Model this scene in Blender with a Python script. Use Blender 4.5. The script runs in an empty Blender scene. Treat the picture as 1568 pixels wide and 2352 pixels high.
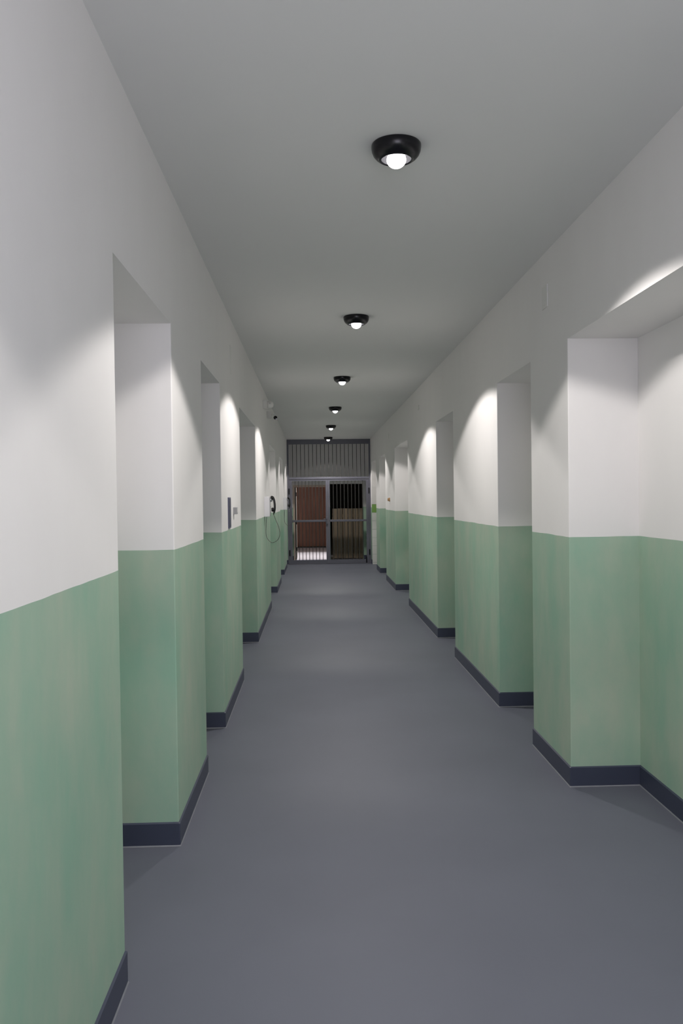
import bpy, bmesh, math, random
from mathutils import Vector, Matrix
random.seed(7)
C = bpy.context.scene.collection
S = bpy.context.scene
PI = math.pi

# ------------------------------------------------------------------ camera
YAW, PITCH, ROLL = 0.03314362, -0.01659115, -0.01302619
EYE = 1.6
cam_d = bpy.data.cameras.new('camera'); cam = bpy.data.objects.new('camera', cam_d); C.objects.link(cam)
cam_d.sensor_fit = 'VERTICAL'; cam_d.sensor_height = 24.0; cam_d.lens = 1900.0/2352*24.0
cam_d.clip_start = 0.05; cam_d.clip_end = 100
fw = Vector((math.sin(YAW)*math.cos(PITCH), math.cos(YAW)*math.cos(PITCH), math.sin(PITCH)))
r0 = Vector((math.cos(YAW), -math.sin(YAW), 0)); u0 = r0.cross(fw)
rr = math.cos(ROLL)*r0 + math.sin(ROLL)*u0; uu = -math.sin(ROLL)*r0 + math.cos(ROLL)*u0
m = Matrix((( rr.x, uu.x, -fw.x, 0), (rr.y, uu.y, -fw.y, 0), (rr.z, uu.z, -fw.z, EYE), (0, 0, 0, 1)))
cam.matrix_world = m
S.camera = cam

# ------------------------------------------------------------------ world, light, exposure
LX, RX, H = -0.645, 1.389, 3.04          # corridor faces and ceiling
Y0, YE = -0.9, 21.6                      # wall behind the camera, end wall of the corridor
LAMP_X = 0.355
LAMP_Y = [0.18, 3.39, 6.58, 9.85, 13.08, 16.34, 19.45]
SPOT_W, SPOT_BLEND, SPOT_COL = 125.0, 0.12, (1.0, 0.955, 0.925)
SPOT_CONE = [128, 127, 129, 130, 128, 127, 123]      # each bulb sits a little differently in its dish
SPOT_TILT = [0, 5, 1, 0, 2, 0, 0]                    # degrees towards the right wall
SPOT_BACK = [0, 0, 0, 0, 0, 0, 3]                   # degrees towards the viewer
BULB_E = 5.0
w = bpy.data.worlds.new('World'); S.world = w; w.use_nodes = True
w.node_tree.nodes['Background'].inputs[0].default_value = (0.62, 0.75, 1.0, 1)
w.node_tree.nodes['Background'].inputs[1].default_value = 0.6
# daylight arriving through the window behind the camera
ad = bpy.data.lights.new('window_daylight', 'AREA'); ad.shape = 'RECTANGLE'; ad.size = 1.7; ad.size_y = 1.6
ad.energy = 66.0; ad.color = (0.90, 0.86, 1.0)
ao = bpy.data.objects.new('window_daylight', ad); C.objects.link(ao)
ao.location = (0.37, Y0-0.40, 2.0); ao.rotation_euler = (PI/2, 0, 0)
# ceiling light of the room beyond the left gate leaf
rd = bpy.data.lights.new('room_light', 'SPOT'); rd.energy = 380; rd.spot_size = math.radians(80); rd.spot_blend = 0.35
rd.shadow_soft_size = 0.06; rd.color = (1.0, 0.96, 0.98)
ro = bpy.data.objects.new('room_light', rd); C.objects.link(ro); ro.location = (-0.1, 22.75, 2.75)
S.view_settings.view_transform = 'Standard'; S.view_settings.look = 'None'
S.view_settings.gamma = 1.0; S.view_settings.use_curve_mapping = False
S.view_settings.exposure = 0.0
S.cycles.max_bounces = 12; S.cycles.diffuse_bounces = 8; S.cycles.sample_clamp_indirect = 6.0

# ------------------------------------------------------------------ materials
def mat(name, col, rough=0.6, metal=0.0, noise=0.0, scale=8.0, stretch=(1, 1, 1), bump=0.0, spec=0.5):
    mt = bpy.data.materials.new(name); mt.use_nodes = True
    nt = mt.node_tree; b = nt.nodes['Principled BSDF']
    b.inputs['Roughness'].default_value = rough; b.inputs['Metallic'].default_value = metal
    b.inputs['Specular IOR Level'].default_value = spec
    tc = nt.nodes.new('ShaderNodeTexCoord'); mp = nt.nodes.new('ShaderNodeMapping')
    mp.inputs['Scale'].default_value = stretch
    nz = nt.nodes.new('ShaderNodeTexNoise'); nz.inputs['Scale'].default_value = scale; nz.inputs['Detail'].default_value = 5
    nt.links.new(tc.outputs['Object'], mp.inputs[0]); nt.links.new(mp.outputs[0], nz.inputs['Vector'])
    mx = nt.nodes.new('ShaderNodeMix'); mx.data_type = 'RGBA'
    lo = [max(0, c*(1-noise)) for c in col]; hi = [min(1, c*(1+noise)) for c in col]
    mx.inputs['A'].default_value = (*lo, 1); mx.inputs['B'].default_value = (*hi, 1)
    nt.links.new(nz.outputs['Fac'], mx.inputs['Factor']); nt.links.new(mx.outputs['Result'], b.inputs['Base Color'])
    if bump:
        bp = nt.nodes.new('ShaderNodeBump'); bp.inputs['Strength'].default_value = bump; bp.inputs['Distance'].default_value = 0.01
        nt.links.new(nz.outputs['Fac'], bp.inputs['Height']); nt.links.new(bp.outputs[0], b.inputs['Normal'])
    return mt

def wall_paint(name, dado=1.372):
    """White limewash above, chalky green dado below, split by height."""
    mt = bpy.data.materials.new(name); mt.use_nodes = True; nt = mt.node_tree; N = nt.nodes; L = nt.links
    b = N['Principled BSDF']; b.inputs['Specular IOR Level'].default_value = 0.25
    tc = N.new('ShaderNodeTexCoord'); sp = N.new('ShaderNodeSeparateXYZ'); L.new(tc.outputs['Object'], sp.inputs[0])
    # brushed mottling, long in Z
    mp = N.new('ShaderNodeMapping'); mp.inputs['Scale'].default_value = (1.5, 1.5, 0.75); L.new(tc.outputs['Object'], mp.inputs[0])
    nz = N.new('ShaderNodeTexNoise'); nz.inputs['Scale'].default_value = 2.3; nz.inputs['Detail'].default_value = 7; nz.inputs['Roughness'].default_value = 0.62
    L.new(mp.outputs[0], nz.inputs['Vector'])
    mp2 = N.new('ShaderNodeMapping'); mp2.inputs['Scale'].default_value = (5, 5, 1.1); L.new(tc.outputs['Object'], mp2.inputs[0])
    nz2 = N.new('ShaderNodeTexNoise'); nz2.inputs['Scale'].default_value = 2.0; nz2.inputs['Detail'].default_value = 4
    L.new(mp2.outputs[0], nz2.inputs['Vector'])
    rg = N.new('ShaderNodeValToRGB'); L.new(nz.outputs['Fac'], rg.inputs[0])
    e = rg.color_ramp.elements
    e[0].position = 0.33; e[0].color = (0.285, 0.455, 0.345, 1)
    e[1].position = 0.74; e[1].color = (0.420, 0.490, 0.390, 1)
    st = N.new('ShaderNodeMix'); st.data_type = 'RGBA'; st.blend_type = 'MULTIPLY'; st.inputs['Factor'].default_value = 1.0
    r2 = N.new('ShaderNodeValToRGB'); r2.color_ramp.elements[0].color = (0.96, 0.96, 0.96, 1); r2.color_ramp.elements[1].color = (1.04, 1.04, 1.04, 1)
    L.new(nz2.outputs['Fac'], r2.inputs[0]); L.new(rg.outputs[0], st.inputs['A']); L.new(r2.outputs[0], st.inputs['B'])
    rw = N.new('ShaderNodeValToRGB'); L.new(nz.outputs['Fac'], rw.inputs[0])
    rw.color_ramp.elements[0].color = (0.770, 0.752, 0.742, 1); rw.color_ramp.elements[1].color = (0.815, 0.798, 0.788, 1)
    # edge of the dado wobbles a few mm
    nz3 = N.new('ShaderNodeTexNoise'); nz3.inputs['Scale'].default_value = 3.0; L.new(tc.outputs['Object'], nz3.inputs['Vector'])
    ml = N.new('ShaderNodeMath'); ml.operation = 'MULTIPLY_ADD'; ml.inputs[1].default_value = 0.010; ml.inputs[2].default_value = dado-0.005
    L.new(nz3.outputs['Fac'], ml.inputs[0])
    gt = N.new('ShaderNodeMath'); gt.operation = 'GREATER_THAN'; L.new(sp.outputs['Z'], gt.inputs[0]); L.new(ml.outputs[0], gt.inputs[1])
    mx = N.new('ShaderNodeMix'); mx.data_type = 'RGBA'; L.new(gt.outputs[0], mx.inputs['Factor'])
    L.new(st.outputs['Result'], mx.inputs['A']); L.new(rw.outputs[0], mx.inputs['B']); L.new(mx.outputs['Result'], b.inputs['Base Color'])
    ro_ = N.new('ShaderNodeMath'); ro_.operation = 'MULTIPLY_ADD'; ro_.inputs[1].default_value = 0.25; ro_.inputs[2].default_value = 0.55
    L.new(gt.outputs[0], ro_.inputs[0]); L.new(ro_.outputs[0], b.inputs['Roughness'])
    bp = N.new('ShaderNodeBump'); bp.inputs['Strength'].default_value = 0.10; bp.inputs['Distance'].default_value = 0.006
    nb = N.new('ShaderNodeTexNoise'); nb.inputs['Scale'].default_value = 9; nb.inputs['Detail'].default_value = 6; L.new(tc.outputs['Object'], nb.inputs['Vector'])
    L.new(nb.outputs['Fac'], bp.inputs['Height']); L.new(bp.outputs[0], b.inputs['Normal'])
    return mt

def emis(name, col, s):
    mt = bpy.data.materials.new(name); mt.use_nodes = True; b = mt.node_tree.nodes['Principled BSDF']
    b.inputs['Base Color'].default_value = (0.9, 0.9, 0.9, 1)
    b.inputs['Emission Color'].default_value = (*col, 1); b.inputs['Emission Strength'].default_value = s
    return mt

M_wall = wall_paint('wall_paint')
M_white = mat('white_plaster', (0.79, 0.78, 0.76), 0.85, noise=0.03, scale=1.6, bump=0.04, spec=0.2)
M_ceil = mat('ceiling_plaster', (0.77, 0.765, 0.75), 0.9, noise=0.04, scale=1.1, stretch=(1, 0.5, 1), bump=0.05, spec=0.2)
M_floor = mat('floor_resin', (0.127, 0.134, 0.166), 0.50, noise=0.12, scale=1.3, bump=0.015, spec=0.17)
M_base = mat('coved_skirting', (0.044, 0.051, 0.084), 0.42, noise=0.10, scale=5)
M_seal = mat('sealant', (0.20, 0.205, 0.23), 0.5, noise=0.2, scale=20)
M_black = mat('black_enamel', (0.004, 0.004, 0.006), 0.26, noise=0.1, spec=0.35)
M_refl = mat('reflector', (0.16, 0.16, 0.17), 0.5, 0.6, noise=0.05)
M_bulb = emis('lit_bulb', (1.0, 0.96, 0.97), BULB_E)
M_steel = mat('painted_steel', (0.125, 0.125, 0.155), 0.42, noise=0.12, scale=4)
M_rod = mat('steel_rod', (0.050, 0.048, 0.046), 0.5, 0.0, noise=0.1, scale=4)
M_brown = mat('red_brown_wood', (0.250, 0.110, 0.068), 0.55, noise=0.35, scale=5, stretch=(6, 6, 0.5))
M_olive = mat('aged_board', (0.215, 0.162, 0.108), 0.6, noise=0.30, scale=5, stretch=(6, 6, 0.5))
M_beige = mat('beige_frame', (0.60, 0.47, 0.38), 0.5, noise=0.06)
M_tile = mat('white_tile', (0.78, 0.76, 0.74), 0.18, noise=0.03)
M_gtile = mat('green_tile', (0.22, 0.40, 0.10), 0.18, noise=0.05)
M_grout = mat('grout', (0.55, 0.53, 0.50), 0.9, noise=0.05)
M_rfloor = mat('white_floor', (0.78, 0.76, 0.79), 0.22, noise=0.03, scale=3)
M_box = mat('phone_steel', (0.72, 0.71, 0.73), 0.35, 0.15, noise=0.04)
M_chrome = mat('chrome', (0.85, 0.86, 0.9), 0.08, 1.0, noise=0.02)
M_hand = mat('black_handset', (0.006, 0.006, 0.007), 0.2, noise=0.1)
M_cord = mat('armoured_cord', (0.16, 0.15, 0.14), 0.35, 0.7, noise=0.15, scale=200)
M_plast = mat('white_plastic', (0.72, 0.71, 0.69), 0.45, noise=0.03)
M_grey = mat('grey_plastic', (0.42, 0.42, 0.43), 0.5, noise=0.04)
M_plate = mat('painted_plate', (0.74, 0.73, 0.71), 0.6, noise=0.03)
M_tan = mat('tan_plastic', (0.45, 0.27, 0.12), 0.45, noise=0.1)
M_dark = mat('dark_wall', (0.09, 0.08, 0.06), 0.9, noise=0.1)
M_glassy = mat('lens_glass', (0.003, 0.003, 0.004), 0.1, noise=0.1)
M_print = mat('plaque_print', (0.055, 0.058, 0.10), 0.5, noise=0.75, scale=38)
M_frame = mat('plaque_frame', (0.12, 0.125, 0.20), 0.45, noise=0.1)
M_wfr = mat('window_frame', (0.70, 0.70, 0.69), 0.5, noise=0.03)
M_glass = bpy.data.materials.new('window_glass'); M_glass.use_nodes = True
_n = M_glass.node_tree.nodes; _l = M_glass.node_tree.links
_t = _n.new('ShaderNodeBsdfTransparent'); _g = _n.new('ShaderNodeBsdfGlossy'); _g.inputs['Roughness'].default_value = 0.02
_m = _n.new('ShaderNodeMixShader'); _m.inputs[0].default_value = 0.07
_l.new(_t.outputs[0], _m.inputs[1]); _l.new(_g.outputs[0], _m.inputs[2]); _l.new(_m.outputs[0], _n['Material Output'].inputs[0])

# ------------------------------------------------------------------ helpers
def tag(o, label=None, cat=None, group=None, kind=None):
    if label: o['label'] = label
    if cat: o['category'] = cat
    if group: o['group'] = group
    if kind: o['kind'] = kind
    return o
def obj(name, bm, material, parent=None, smooth=False, bevel=0.0):
    bmesh.ops.recalc_face_normals(bm, faces=bm.faces[:])
    me = bpy.data.meshes.new(name); bm.to_mesh(me); bm.free()
    for mt in (material if isinstance(material, (list, tuple)) else [material]): me.materials.append(mt)
    if smooth:
        for p in me.polygons: p.use_smooth = True
    o = bpy.data.objects.new(name, me); C.objects.link(o)
    if parent: o.parent = parent
    if bevel:
        md = o.modifiers.new('bevel', 'BEVEL'); md.width = bevel; md.segments = 2; md.limit_method = 'ANGLE'
    return o
def empty(name, loc=(0, 0, 0), rz=0.0):
    o = bpy.data.objects.new(name, None); C.objects.link(o); o.location = loc; o.rotation_euler = (0, 0, rz); o.empty_display_size = 0.1
    return o
def copy_tree(o, parent=None):
    c = o.copy(); C.objects.link(c)
    if parent: c.parent = parent
    for ch in [x for x in bpy.data.objects if x.parent == o]: copy_tree(ch, c)
    return c
def box(bm, x0, x1, y0, y1, z0, z1):
    v = [bm.verts.new(p) for p in ((x0,y0,z0),(x1,y0,z0),(x1,y1,z0),(x0,y1,z0),(x0,y0,z1),(x1,y0,z1),(x1,y1,z1),(x0,y1,z1))]
    for f in ((0,1,2,3),(4,5,6,7),(0,1,5,4),(1,2,6,5),(2,3,7,6),(3,0,4,7)): bm.faces.new([v[i] for i in f])
    return bm
def B(*a): return box(bmesh.new(), *a)
def lathe(bm, prof, n=40, axis='Z', cap=True, o=(0, 0, 0)):
    rings = []
    for r, h in prof:
        ring = []
        for i in range(n):
            t = 2*PI*i/n; x, y = r*math.cos(t), r*math.sin(t)
            p = (x, y, h) if axis == 'Z' else ((x, h, y) if axis == 'Y' else (h, x, y))
            ring.append(bm.verts.new((p[0]+o[0], p[1]+o[1], p[2]+o[2])))
        rings.append(ring)
    for a, b in zip(rings, rings[1:]):
        for i in range(n): bm.faces.new((a[i], a[(i+1) % n], b[(i+1) % n], b[i]))
    if cap:
        bm.faces.new(rings[0]); bm.faces.new(rings[-1])
    return bm
def tube(bm, pts, rad, n=10):
    """Swept tube through pts; rad a number or one per point."""
    pts = [Vector(p) for p in pts]; rings = []; up = Vector((0.13, 1, 0.07)).normalized()
    for i, p in enumerate(pts):
        d = (pts[min(i+1, len(pts)-1)] - pts[max(i-1, 0)]).normalized()
        s = d.cross(up).normalized(); t = s.cross(d).normalized()
        r = rad[i] if isinstance(rad, (list, tuple)) else rad
        rings.append([bm.verts.new(p + r*(math.cos(2*PI*k/n)*s + math.sin(2*PI*k/n)*t)) for k in range(n)])
    for a, b in zip(rings, rings[1:]):
        for i in range(n): bm.faces.new((a[i], a[(i+1) % n], b[(i+1) % n], b[i]))
    bm.faces.new(rings[0]); bm.faces.new(rings[-1])
    return bm
def spline(P, k=8):
    P = [Vector(p) for p in P]; out = []
    for i in range(len(P)-1):
        a, b, c, d = P[max(i-1, 0)], P[i], P[i+1], P[min(i+2, len(P)-1)]
        for j in range(k):
            t = j/k
            out.append(0.5*((2*b) + (c-a)*t + (2*a-5*b+4*c-d)*t*t + (3*b-a-3*c+d)*t**3))
    out.append(P[-1]); return out

# ------------------------------------------------------------------ the corridor shell
NICHE_D = 0.386
NICHES_L = [(2.74, 3.83), (4.84, 5.80), (7.32, 9.26), (12.17, 14.10), (15.80, 17.45), (19.25, 20.17)]
NICHES_R = [(2.20, 4.47), (5.24, 6.21), (8.18, 9.33), (12.17, 14.15), (16.0, 17.46), (18.42, 19.85)]
ZL, ZR = 2.412, 2.452

def plan(X, sgn, niches, off=0.0, rad=0.005, y0=Y0, y1=YE, depth=NICHE_D):
    """Corridor-side outline (sgn=-1: niches go to -x). off pushes every face out into the open."""
    x = X - sgn*off; xd = X + sgn*(depth - off)
    pts = [(x, y0)]
    R = max(rad, 1e-4) + off*0
    for a, b in niches:
        a += off; b -= off
        for k in range(5):                      # rounded arris at the near corner
            t = k/4*PI/2; pts.append((x + sgn*(R - R*math.cos(t)), a - R + R*math.sin(t)))
        pts.append((xd, a)); pts.append((xd, b))
        for k in range(5):
            t = k/4*PI/2; pts.append((x + sgn*(R - R*math.sin(t)), b + R - R*math.cos(t)))
    pts.append((x, y1))
    return pts
def strip(bm, pa, za, pb, zb):
    A = [bm.verts.new((x, y, za)) for x, y in pa]; Bv = [bm.verts.new((x, y, zb)) for x, y in pb]
    for i in range(len(A)-1): bm.faces.new((A[i], A[i+1], Bv[i+1], Bv[i]))
def corridor_wall(name, X, sgn, niches, zl):
    bm = bmesh.new(); p = plan(X, sgn, niches)
    strip(bm, p, -0.001, p, zl)
    back = X + sgn*0.8
    strip(bm, [(X, YE), (back, YE), (back, Y0), (X, Y0)], -0.001, [(X, YE), (back, YE), (back, Y0), (X, Y0)], zl)
    box(bm, min(X, back), max(X, back), Y0, YE, zl, H+0.02)
    o = obj(name, bm, M_wall); tag(o, kind='structure'); return o
wl = corridor_wall('wall_left', LX, -1, NICHES_L, ZL)
wr = corridor_wall('wall_right', RX, 1, NICHES_R, ZR)

def skirting(name, X, sgn, niches, segs):
    bm = bmesh.new(); bs = bmesh.new()
    for (ya, yb) in segs:
        nn = [n for n in niches if n[0] >= ya-0.01 and n[1] <= yb+0.01]
        p0 = plan(X, sgn, nn, 0.0, y0=ya, y1=yb); p1 = plan(X, sgn, nn, 0.007, y0=ya, y1=yb); p2 = plan(X, sgn, nn, 0.0105, y0=ya, y1=yb)
        strip(bm, p1, 0.0, p1, 0.106); strip(bm, p1, 0.106, p0, 0.112)
        strip(bs, p1, 0.007, p2, 0.0008)
    o = obj(name, bm, M_base); tag(o, kind='structure'); obj('sealant_bead', bs, M_seal, o)
skirting('baseboard_left', LX, -1, NICHES_L, [(Y0, YE)])
skirting('baseboard_right', RX, 1, NICHES_R[:5], [(Y0, 18.42)])
bm = B(RX-0.007, RX, 19.86, YE, 0, 0.11); tag(obj('baseboard_right', bm, M_base), kind='structure')
bm = B(RX, RX+NICHE_D-.007, 18.42, 18.427, 0, 0.11); box(bm, RX+NICHE_D-.007, RX+NICHE_D, 18.42, 19.85, 0, .11)
tag(obj('baseboard_right', bm, M_base), kind='structure')

bm = bmesh.new(); box(bm, LX-0.8, RX+0.8, Y0-0.2, YE+0.12, -0.12, 0); tag(obj('floor', bm, M_floor), kind='structure')
bm = bmesh.new(); box(bm, -2.2, 2.6, Y0-0.2, 27.4, H, H+0.12); tag(obj('ceiling', bm, M_ceil), kind='structure')

# wall behind the camera with a window
bm = bmesh.new()
WX0, WX1, WZ0, WZ1 = -0.48, 1.22, 1.20, 2.80
for a in ((LX-0.8, WX0, 0, H), (WX1, RX+0.8, 0, H), (WX0, WX1, 0, WZ0), (WX0, WX1, WZ1, H)):
    box(bm, a[0], a[1], Y0-0.25, Y0, a[2], a[3])
tag(obj('wall_back', bm, M_wall), kind='structure')
wn = empty('window_1', (0.37, Y0-0.15, WZ0)); tag(wn, kind='structure')
bm = bmesh.new(); hw, hh = 0.85, 1.6
for a in ((-hw, -hw+.06, 0, hh), (hw-.06, hw, 0, hh), (-hw, hw, 0, .06), (-hw, hw, hh-.06, hh), (-.03, .03, 0, hh)): box(bm, a[0], a[1], -.03, .03, a[2], a[3])
obj('window_frame', bm, M_wfr, wn)
for s in (-1, 1):
    x0, x1 = (-hw+.06, -.03) if s < 0 else (.03, hw-.06)
    obj('pane', B(x0, x1, -.004, .004, .06, hh-.06), M_glass, wn)

# tiles on the far reveal of the last right niche
rows = [0.0, 0.047] + [0.047+0.2*i for i in range(1, 12)]
tmesh = {}
for c in range(2):
    for i in range(len(rows)-1):
        z0, z1 = rows[i]+0.002, rows[i+1]-0.002
        x0 = RX + 0.0005 + c*0.2; x1 = min(x0+0.197, RX+NICHE_D)
        grn = abs(rows[i]-1.247) < 0.01
        o = obj('tile', B(x0, x1, 19.838, 19.8502, z0, z1), M_gtile if grn else M_tile, wr)
        if grn: o['label'] = 'bright green glazed tile'
# end wall with two openings, and the rooms behind it
DZ1, DZ2 = 1.955, 1.975
bm = bmesh.new()
for a in ((LX-.8, -0.54, 0, H), (0.378, 0.418, 0, H), (1.288, RX+.8, 0, H), (-0.54, 0.378, DZ1, H), (0.418, 1.288, DZ2, H)):
    box(bm, a[0], a[1], YE, YE+0.12, a[2], a[3])
tag(obj('wall_end', bm, M_wall), kind='structure')
bm = B(LX, -0.545, YE-.007, YE, 0, .11); box(bm, 1.292, RX, YE-.007, YE, 0, .11)
tag(obj('baseboard_end', bm, M_base), kind='structure')
YR = 26.95
tag(obj('floor', B(-2.2, 2.6, YE+0.12, 27.4, -0.12, 0.0), M_rfloor), kind='structure')
bm = B(-2.2, -1.5, YE+.12, 27.4, 0, H); tag(obj('wall_room_left', bm, M_white), kind='structure')
bm = B(0.38, 0.415, YE+.12, 27.4, 0, H); tag(obj('wall_room_middle', bm, M_white), kind='structure')
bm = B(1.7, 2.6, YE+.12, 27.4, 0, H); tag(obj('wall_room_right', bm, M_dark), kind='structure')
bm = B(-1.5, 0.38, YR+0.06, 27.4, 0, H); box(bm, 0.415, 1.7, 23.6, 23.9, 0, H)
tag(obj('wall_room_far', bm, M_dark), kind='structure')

d1 = empty('door_1', (-0.081, YE, 0)); tag(d1, kind='structure')
x0, x1 = -0.459, 0.459
obj('door_jamb', B(x0-.001, x0+.034, -.012, .13, 0, DZ1), M_beige, d1, bevel=.003)
obj('door_jamb', B(x1-.034, x1+.001, -.012, .13, 0, DZ1), M_beige, d1, bevel=.003)
obj('door_head', B(x0+.034, x1-.034, -.012, .13, DZ1-.05, DZ1), M_beige, d1, bevel=.003)
lf = obj('door_leaf', B(x0+.036, x0+.072, .13, .95, .012, DZ1-.055), M_dark, d1, bevel=.002); lf['label'] = 'dark door leaf standing open'
for z in (.28, .98, 1.72): obj('hinge', lathe(bmesh.new(), [(.012, z-.05), (.012, z+.05)], 12, o=(x0+.078, .125, 0)), M_black, lf)
# reddish plank door at the far side of that room
pd = empty('plank_door', (-0.1, YR, 0))
tag(pd, 'reddish-brown plank door glimpsed through the bars of the left gate leaf', 'door')
n = 12; wp = 0.14
for i in range(n):
    xa = -0.84 + i*wp
    obj('plank', B(xa+.0025, xa+wp-.0025, -.02+random.uniform(-.002, .002), .02, .045, 2.25), M_brown, pd, bevel=.003)
obj('cross_rail', B(-.84, .84, .02, .05, .2, .3), M_brown, pd)
obj('cross_rail', B(-.84, .84, .02, .05, 1.9, 2.0), M_brown, pd)
obj('threshold', B(-.84, .84, -.045, .03, 0.0, .018), M_refl, pd)
# half-height board barrier in the right opening
pb = empty('board_barrier', (0.875, YE+0.16, 0))
tag(pb, 'half-height barrier of olive-brown upright boards behind the right gate leaf', 'barrier')
n = 6; wp = 0.8/6+.002
for i in range(n):
    xa = -0.395 + i*wp
    obj('board', B(xa+.006, xa+wp-.007, -.014+random.uniform(-.003, .003), .014, .02+random.uniform(0, .004), 1.33+random.uniform(-.004, .004)), M_olive, pb, bevel=.003)
obj('batten', B(-.40, .42, .014, .04, .22, .30), M_olive, pb); obj('batten', B(-.40, .42, .014, .04, 1.1, 1.18), M_olive, pb)
obj('barrier_post', B(-.40, -.36, .014, .06, 0, 1.2), M_olive, pb); obj('barrier_post', B(.38, .42, .014, .06, 0, 1.2), M_olive, pb)

# ------------------------------------------------------------------ barred gate
GY = 20.2; GW0, GW1 = LX, RX
g = empty('barred_gate', (0.372, GY, 0))
tag(g, 'grey steel double gate with vertical bars closing the corridor end', 'gate')
ox = 0.372
def gb(x0, x1, y0, y1, z0, z1): return B(x0-ox, x1-ox, y0, y1, z0, z1)
ZT0, ZT1 = 2.072, 2.125
fr = bmesh.new()
obj('post', gb(GW0, GW0+.042, -.03, .03, 0, H), M_steel, g, bevel=.003)
obj('post', gb(GW1-.042, GW1, -.03, .03, 0, H), M_steel, g, bevel=.003)
obj('head_beam', gb(GW0+.042, GW1-.042, -.03, .03, 2.925, H-.002), M_steel, g, bevel=.003)
obj('transom', gb(GW0+.042, GW1-.042, -.035, .035, ZT0, ZT1), M_steel, g, bevel=.004)
rodmesh = None
def rod(x, z0, z1, parent, y=0.0, r=.0075):
    return obj('rod', lathe(bmesh.new(), [(r, z0), (r, z1)], 10, o=(x, y, 0)), M_rod, parent, smooth=False)
nx = 19; xa, xb = GW0+.042, GW1-.042
for i in range(nx): rod(xa+(xb-xa)*(i+1)/(nx+1)-ox, ZT1-.01, 2.93, g)
XM = 0.338
for side in (-1, 1):
    l0, l1 = (GW0+.046, XM-.002) if side < 0 else (XM+.002, GW1-.046)
    lw = .066 if side < 0 else .066
    a0, a1 = (l0+lw, l1-.046) if side < 0 else (l0+.046, l1-lw)
    bm = bmesh.new()
    box(bm, l0-ox, a0-ox, -.02, .02, .012, ZT0-.006); box(bm, a1-ox, l1-ox, -.02, .02, .012, ZT0-.006)
    box(bm, a0-ox, a1-ox, -.02, .02, ZT0-.042, ZT0-.006); box(bm, a0-ox, a1-ox, -.02, .02, .012, .10)
    lf = obj('gate_leaf', bm, M_steel, g)
    obj('mid_rail', gb(a0, a1, -.022, .022, 1.03, 1.082), M_steel, lf, bevel=.004)
    for i in range(9):
        x = a0+(a1-a0)*(i+1)/10-ox
        rod(x, .09, 1.035, lf); rod(x, 1.075, ZT0-.04, lf)
    hx = (l0-.002) if side < 0 else (l1+.002)
    for z in (.28, 1.78):
        obj('hinge', lathe(bmesh.new(), [(.013, z-.07), (.013, z+.07)], 12, o=(hx-ox, -.034, 0)), M_black, lf)
    if side < 0:
        obj('lock_case', gb(l1-.055, l1-.004, -.045, -.02, .98, 1.15), M_steel, lf, bevel=.004)
        obj('lock_handle', tube(bmesh.new(), [(l1-.03-ox, -.045, 1.1), (l1-.03-ox, -.075, 1.1), (l1-.11-ox, -.078, 1.1)], .008), M_black, lf)
    else:
        obj('drop_bolt', lathe(bmesh.new(), [(.012, .02), (.012, .17)], 12, o=(l1-lw-.01-ox, -.03, 0)), M_black, lf)

# ------------------------------------------------------------------ ceiling lamps
def make_lamp():
    e = empty('ceiling_lamp', (0, 0, H))
    hs = bmesh.new()
    prof = [(.0985, 0), (.1015, -.004), (.1018, -.014), (.0995, -.028), (.0935, -.042), (.0840, -.053), (.0735, -.0605), (.0655, -.064), (.0625, -.0635), (.0605, -.060)]
    lathe(hs, prof, 48, cap=False); obj('housing', hs, M_black, e, smooth=True)
    rf = bmesh.new(); lathe(rf, [(.0615, -.061), (.056, -.050), (.047, -.040), (.030, -.034)], 40, cap=False)
    obj('reflector', rf, M_refl, e, smooth=True)
    bb = bmesh.new()
    pr = [(.016, -.032), (.030, -.040), (.0375, -.050), (.0400, -.061)] + [(.0400*math.cos(t), -.061-.035*math.sin(t)) for t in [k/8*PI/2 for k in range(1, 8)]] + [(.0015, -.0960)]
    lathe(bb, pr, 32); obj('bulb', bb, M_bulb, e, smooth=True)
    return e
lamp_labels = ['black domed ceiling lamp right above the camera',
    'largest and nearest black domed ceiling lamp, lit, with reflector ring visible',
    'second nearest black domed ceiling lamp in the row, level with the blue-grey plaque',
    'third lit black ceiling lamp counted from the viewer, just short of the wall camera',
    'fourth lit black ceiling lamp counted from the viewer, beyond the wall camera',
    'small lit ceiling lamp second from the barred gate',
    'smallest lit ceiling lamp, last before the barred gate']
lamp0 = make_lamp()
for i, y in enumerate(LAMP_Y):
    e = lamp0 if i == 0 else copy_tree(lamp0)
    e.location = (LAMP_X, y, H); tag(e, lamp_labels[i], 'lamp', 'ceiling lamps down the middle of the corridor')
    sd = bpy.data.lights.new('lamp_light', 'SPOT'); sd.energy = SPOT_W*(0.78 if i == 0 else 1.0); sd.color = SPOT_COL
    sd.spot_size = math.radians(SPOT_CONE[i]); sd.spot_blend = SPOT_BLEND; sd.shadow_soft_size = 0.035
    so = bpy.data.objects.new('lamp_light', sd); C.objects.link(so); so.location = (LAMP_X, y, H-0.10); so.rotation_euler = (-math.radians(SPOT_BACK[i]), -math.radians(SPOT_TILT[i]), 0)

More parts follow.
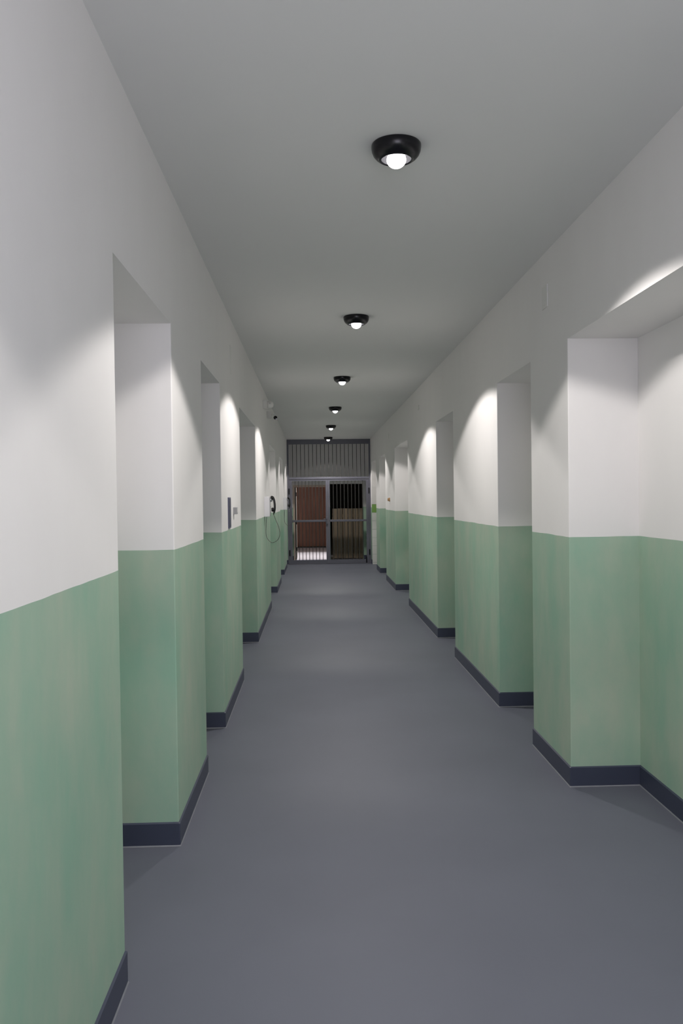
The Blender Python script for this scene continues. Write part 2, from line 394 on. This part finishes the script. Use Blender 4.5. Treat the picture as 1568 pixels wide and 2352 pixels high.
# ------------------------------------------------------------------ wall telephones (local x = out of the wall, y = along the corridor)
def make_phone():
    e = empty('wall_telephone', (0, 0, 0))
    obj('housing', B(0, .072, 0, .19, 0, .262), M_box, e, bevel=.004)
    obj('faceplate', B(.072, .0755, .010, .180, .012, .250), M_grey, e, bevel=.001)
    k = bmesh.new()
    for r in range(4):
        for c in range(3): box(k, .0755, .0785, .105+c*.020, .119+c*.020, .05+r*.024, .067+r*.024)
    kp = obj('keypad', k, M_chrome, e); kp['kind'] = 'stuff'
    cr = bmesh.new(); lathe(cr, [(.020, .0755), (.028, .079), (.030, .086), (.027, .094), (.020, .097)], 20, 'X', o=(0, .05, .222))
    obj('cradle', cr, M_chrome, e, smooth=True)['label'] = 'chrome cradle cup'
    cr = bmesh.new(); tube(cr, spline([(.0755, .05, .205), (.092, .05, .202), (.104, .05, .206), (.108, .05, .216)], 5), .0045)
    obj('hook', cr, M_chrome, e, smooth=True)['label'] = 'chrome switch hook'
    path = spline([(.088, .05, .254), (.102, .05, .258), (.116, .05, .246), (.129, .05, .212), (.1355, .05, .165), (.136, .05, .118), (.131, .05, .078), (.126, .05, .055)], 6)
    rad = [(.0145 if 0.2 < i/(len(path)-1) < .85 else .013) for i in range(len(path))]
    h = obj('handset', tube(bmesh.new(), path, rad, 14), M_hand, e, smooth=True)
    bm = bmesh.new(); lathe(bm, [(.018, .0905), (.027, .094), (.028, .106), (.022, .116), (.012, .120)], 22, 'X', o=(-.008, .05, .240)); obj('earpiece', bm, M_hand, h, smooth=True)
    bm = bmesh.new(); lathe(bm, [(.018, .102), (.026, .106), (.027, .122), (.020, .134), (.012, .142)], 22, 'X', o=(-.010, .05, .092)); obj('mouthpiece', bm, M_hand, h, smooth=True)
    bm = tube(bmesh.new(), [(.126, .05, .055), (.122, .05, .042), (.120, .05, .026)], [.010, .007, .005], 12); obj('cord_relief', bm, M_hand, h, smooth=True)
    cp = [(.120, .05, .028), (.150, .055, -.052), (.183, .06, -.135), (.196, .065, -.215), (.184, .07, -.276), (.152, .072, -.316), (.100, .075, -.338),
          (.060, .078, -.318), (.026, .08, -.270), (.016, .08, -.205), (.020, .08, -.115), (.028, .08, .001)]
    obj('cord', tube(bmesh.new(), spline(cp, 7), .0036, 8), M_cord, e, smooth=True)
    return e
p1 = make_phone(); p1.location = (LX, 10.72, 1.372)
tag(p1, 'nearer white steel wall telephone with black handset and looped cord', 'telephone', 'wall telephones')
p2 = copy_tree(p1); p2.location = (LX, 17.47, 1.372)
tag(p2, 'farther wall telephone with black handset, beside the barred gate', 'telephone', 'wall telephones')
tg = obj('paper_tag', B(.118, .120, .045, .062, -.045, .02), M_plast, p2); tg['label'] = 'small white paper tag'

# ------------------------------------------------------------------ small wall fittings
pl = empty('wall_plaque', (LX, 6.222, 1.384)); tag(pl, 'narrow dark blue-grey plaque above the green dado on left wall', 'plaque')
obj('plaque_board', B(0, .008, 0, .155, 0, .234), M_frame, pl, bevel=.002)
obj('plaque_face', B(.008, .0095, .010, .145, .010, .224), M_print, pl)
sw = empty('light_switch', (LX, 6.63, 1.484)); tag(sw, 'small grey switch box on left wall right of the plaque', 'switch')
obj('switch_box', B(0, .030, 0, .075, 0, .056), M_grey, sw, bevel=.003)
obj('rocker', B(.030, .034, .012, .063, .010, .046), M_plast, sw, bevel=.002)

md = empty('motion_detector', (LX, 10.80, 2.785)); tag(md, 'white boxy detector on upper left wall above the security camera', 'detector')
obj('detector_base', B(0, .055, 0, .10, 0, .105), M_plast, md, bevel=.004)
bm = bmesh.new(); lathe(bm, [(.050, .055), (.050, .090), (.044, .112), (.030, .128), (.010, .134)], 28, 'X', o=(0, .05, .050)); obj('detector_dome', bm, M_plast, md, smooth=True)
bm = bmesh.new(); lathe(bm, [(.008, .006), (.008, -.002)], 12, 'Y', o=(.09, .0, .062)); obj('indicator', bm, M_grey, md)
sc = empty('security_camera', (LX, 11.70, 2.745)); tag(sc, 'white bullet security camera with black round front on left wall', 'camera')
obj('junction_box', B(0, .062, 0, .09, 0, .095), M_plast, sc, bevel=.005)
bm = tube(bmesh.new(), [(.058, .04, .05), (.095, .04, .045), (.118, .02, .02)], .011, 12); obj('arm', bm, M_plast, sc, smooth=True)
ax = Vector((.124, -.10, -.008))
bm = bmesh.new(); lathe(bm, [(.018, .13), (.027, .125), (.028, 0.004), (.030, -.012), (.0265, -.012), (.0255, -.004)], 28, 'Y', cap=False, o=tuple(ax)); bd = obj('camera_body', bm, M_plast, sc, smooth=True)
bm = bmesh.new(); lathe(bm, [(.026, 0.0), (.026, -.0095), (.012, -.0105)], 28, 'Y', o=tuple(ax)); obj('lens_window', bm, M_glassy, bd)
kb = empty('wall_button', (RX, 15.10, 1.565)); tag(kb, 'small tan brown button fitting on right wall above green dado', 'button')
bm = bmesh.new(); lathe(bm, [(.036, 0), (.036, -.016), (.030, -.020)], 22, 'X'); obj('back_plate', bm, M_tan, kb)
bm = bmesh.new(); lathe(bm, [(.028, -.018), (.028, -.038), (.022, -.042)], 22, 'X'); obj('knob', bm, M_tan, kb)
def plate(nm, x, sgn, y0, y1, z0, z1, label, t=.006):
    e = empty(nm, (x, (y0+y1)/2, z0)); w = (y1-y0)/2
    a, b = (0, t*sgn) if sgn > 0 else (t*sgn, 0)
    obj('plate', B(a, b, -w, w, 0, z1-z0), M_plate, e, bevel=.0015)
    for z in (.018, z1-z0-.018):
        obj('screw', lathe(bmesh.new(), [(.005, t*sgn), (.004, (t+.0015)*sgn)], 10, 'X', o=(0, 0, z)), M_plate, e)
    tag(e, label, 'cover plate', 'painted cover plates high on the walls')
plate('cover_plate', RX, -1, 4.835, 4.945, 2.712, 2.845, 'largest painted cover plate, high on right wall between the first two niches')
plate('cover_plate', RX, -1, 10.78, 10.88, 2.743, 2.806, 'small painted cover plate on right wall before the fourth niche')
plate('cover_plate', RX, -1, 15.16, 15.26, 2.676, 2.778, 'farthest painted cover plate on right wall, high above tan button')
plate('cover_plate', LX, 1, 6.55, 6.65, 2.595, 2.820, 'tall faint painted cover plate high on left wall above the plaque', .003)
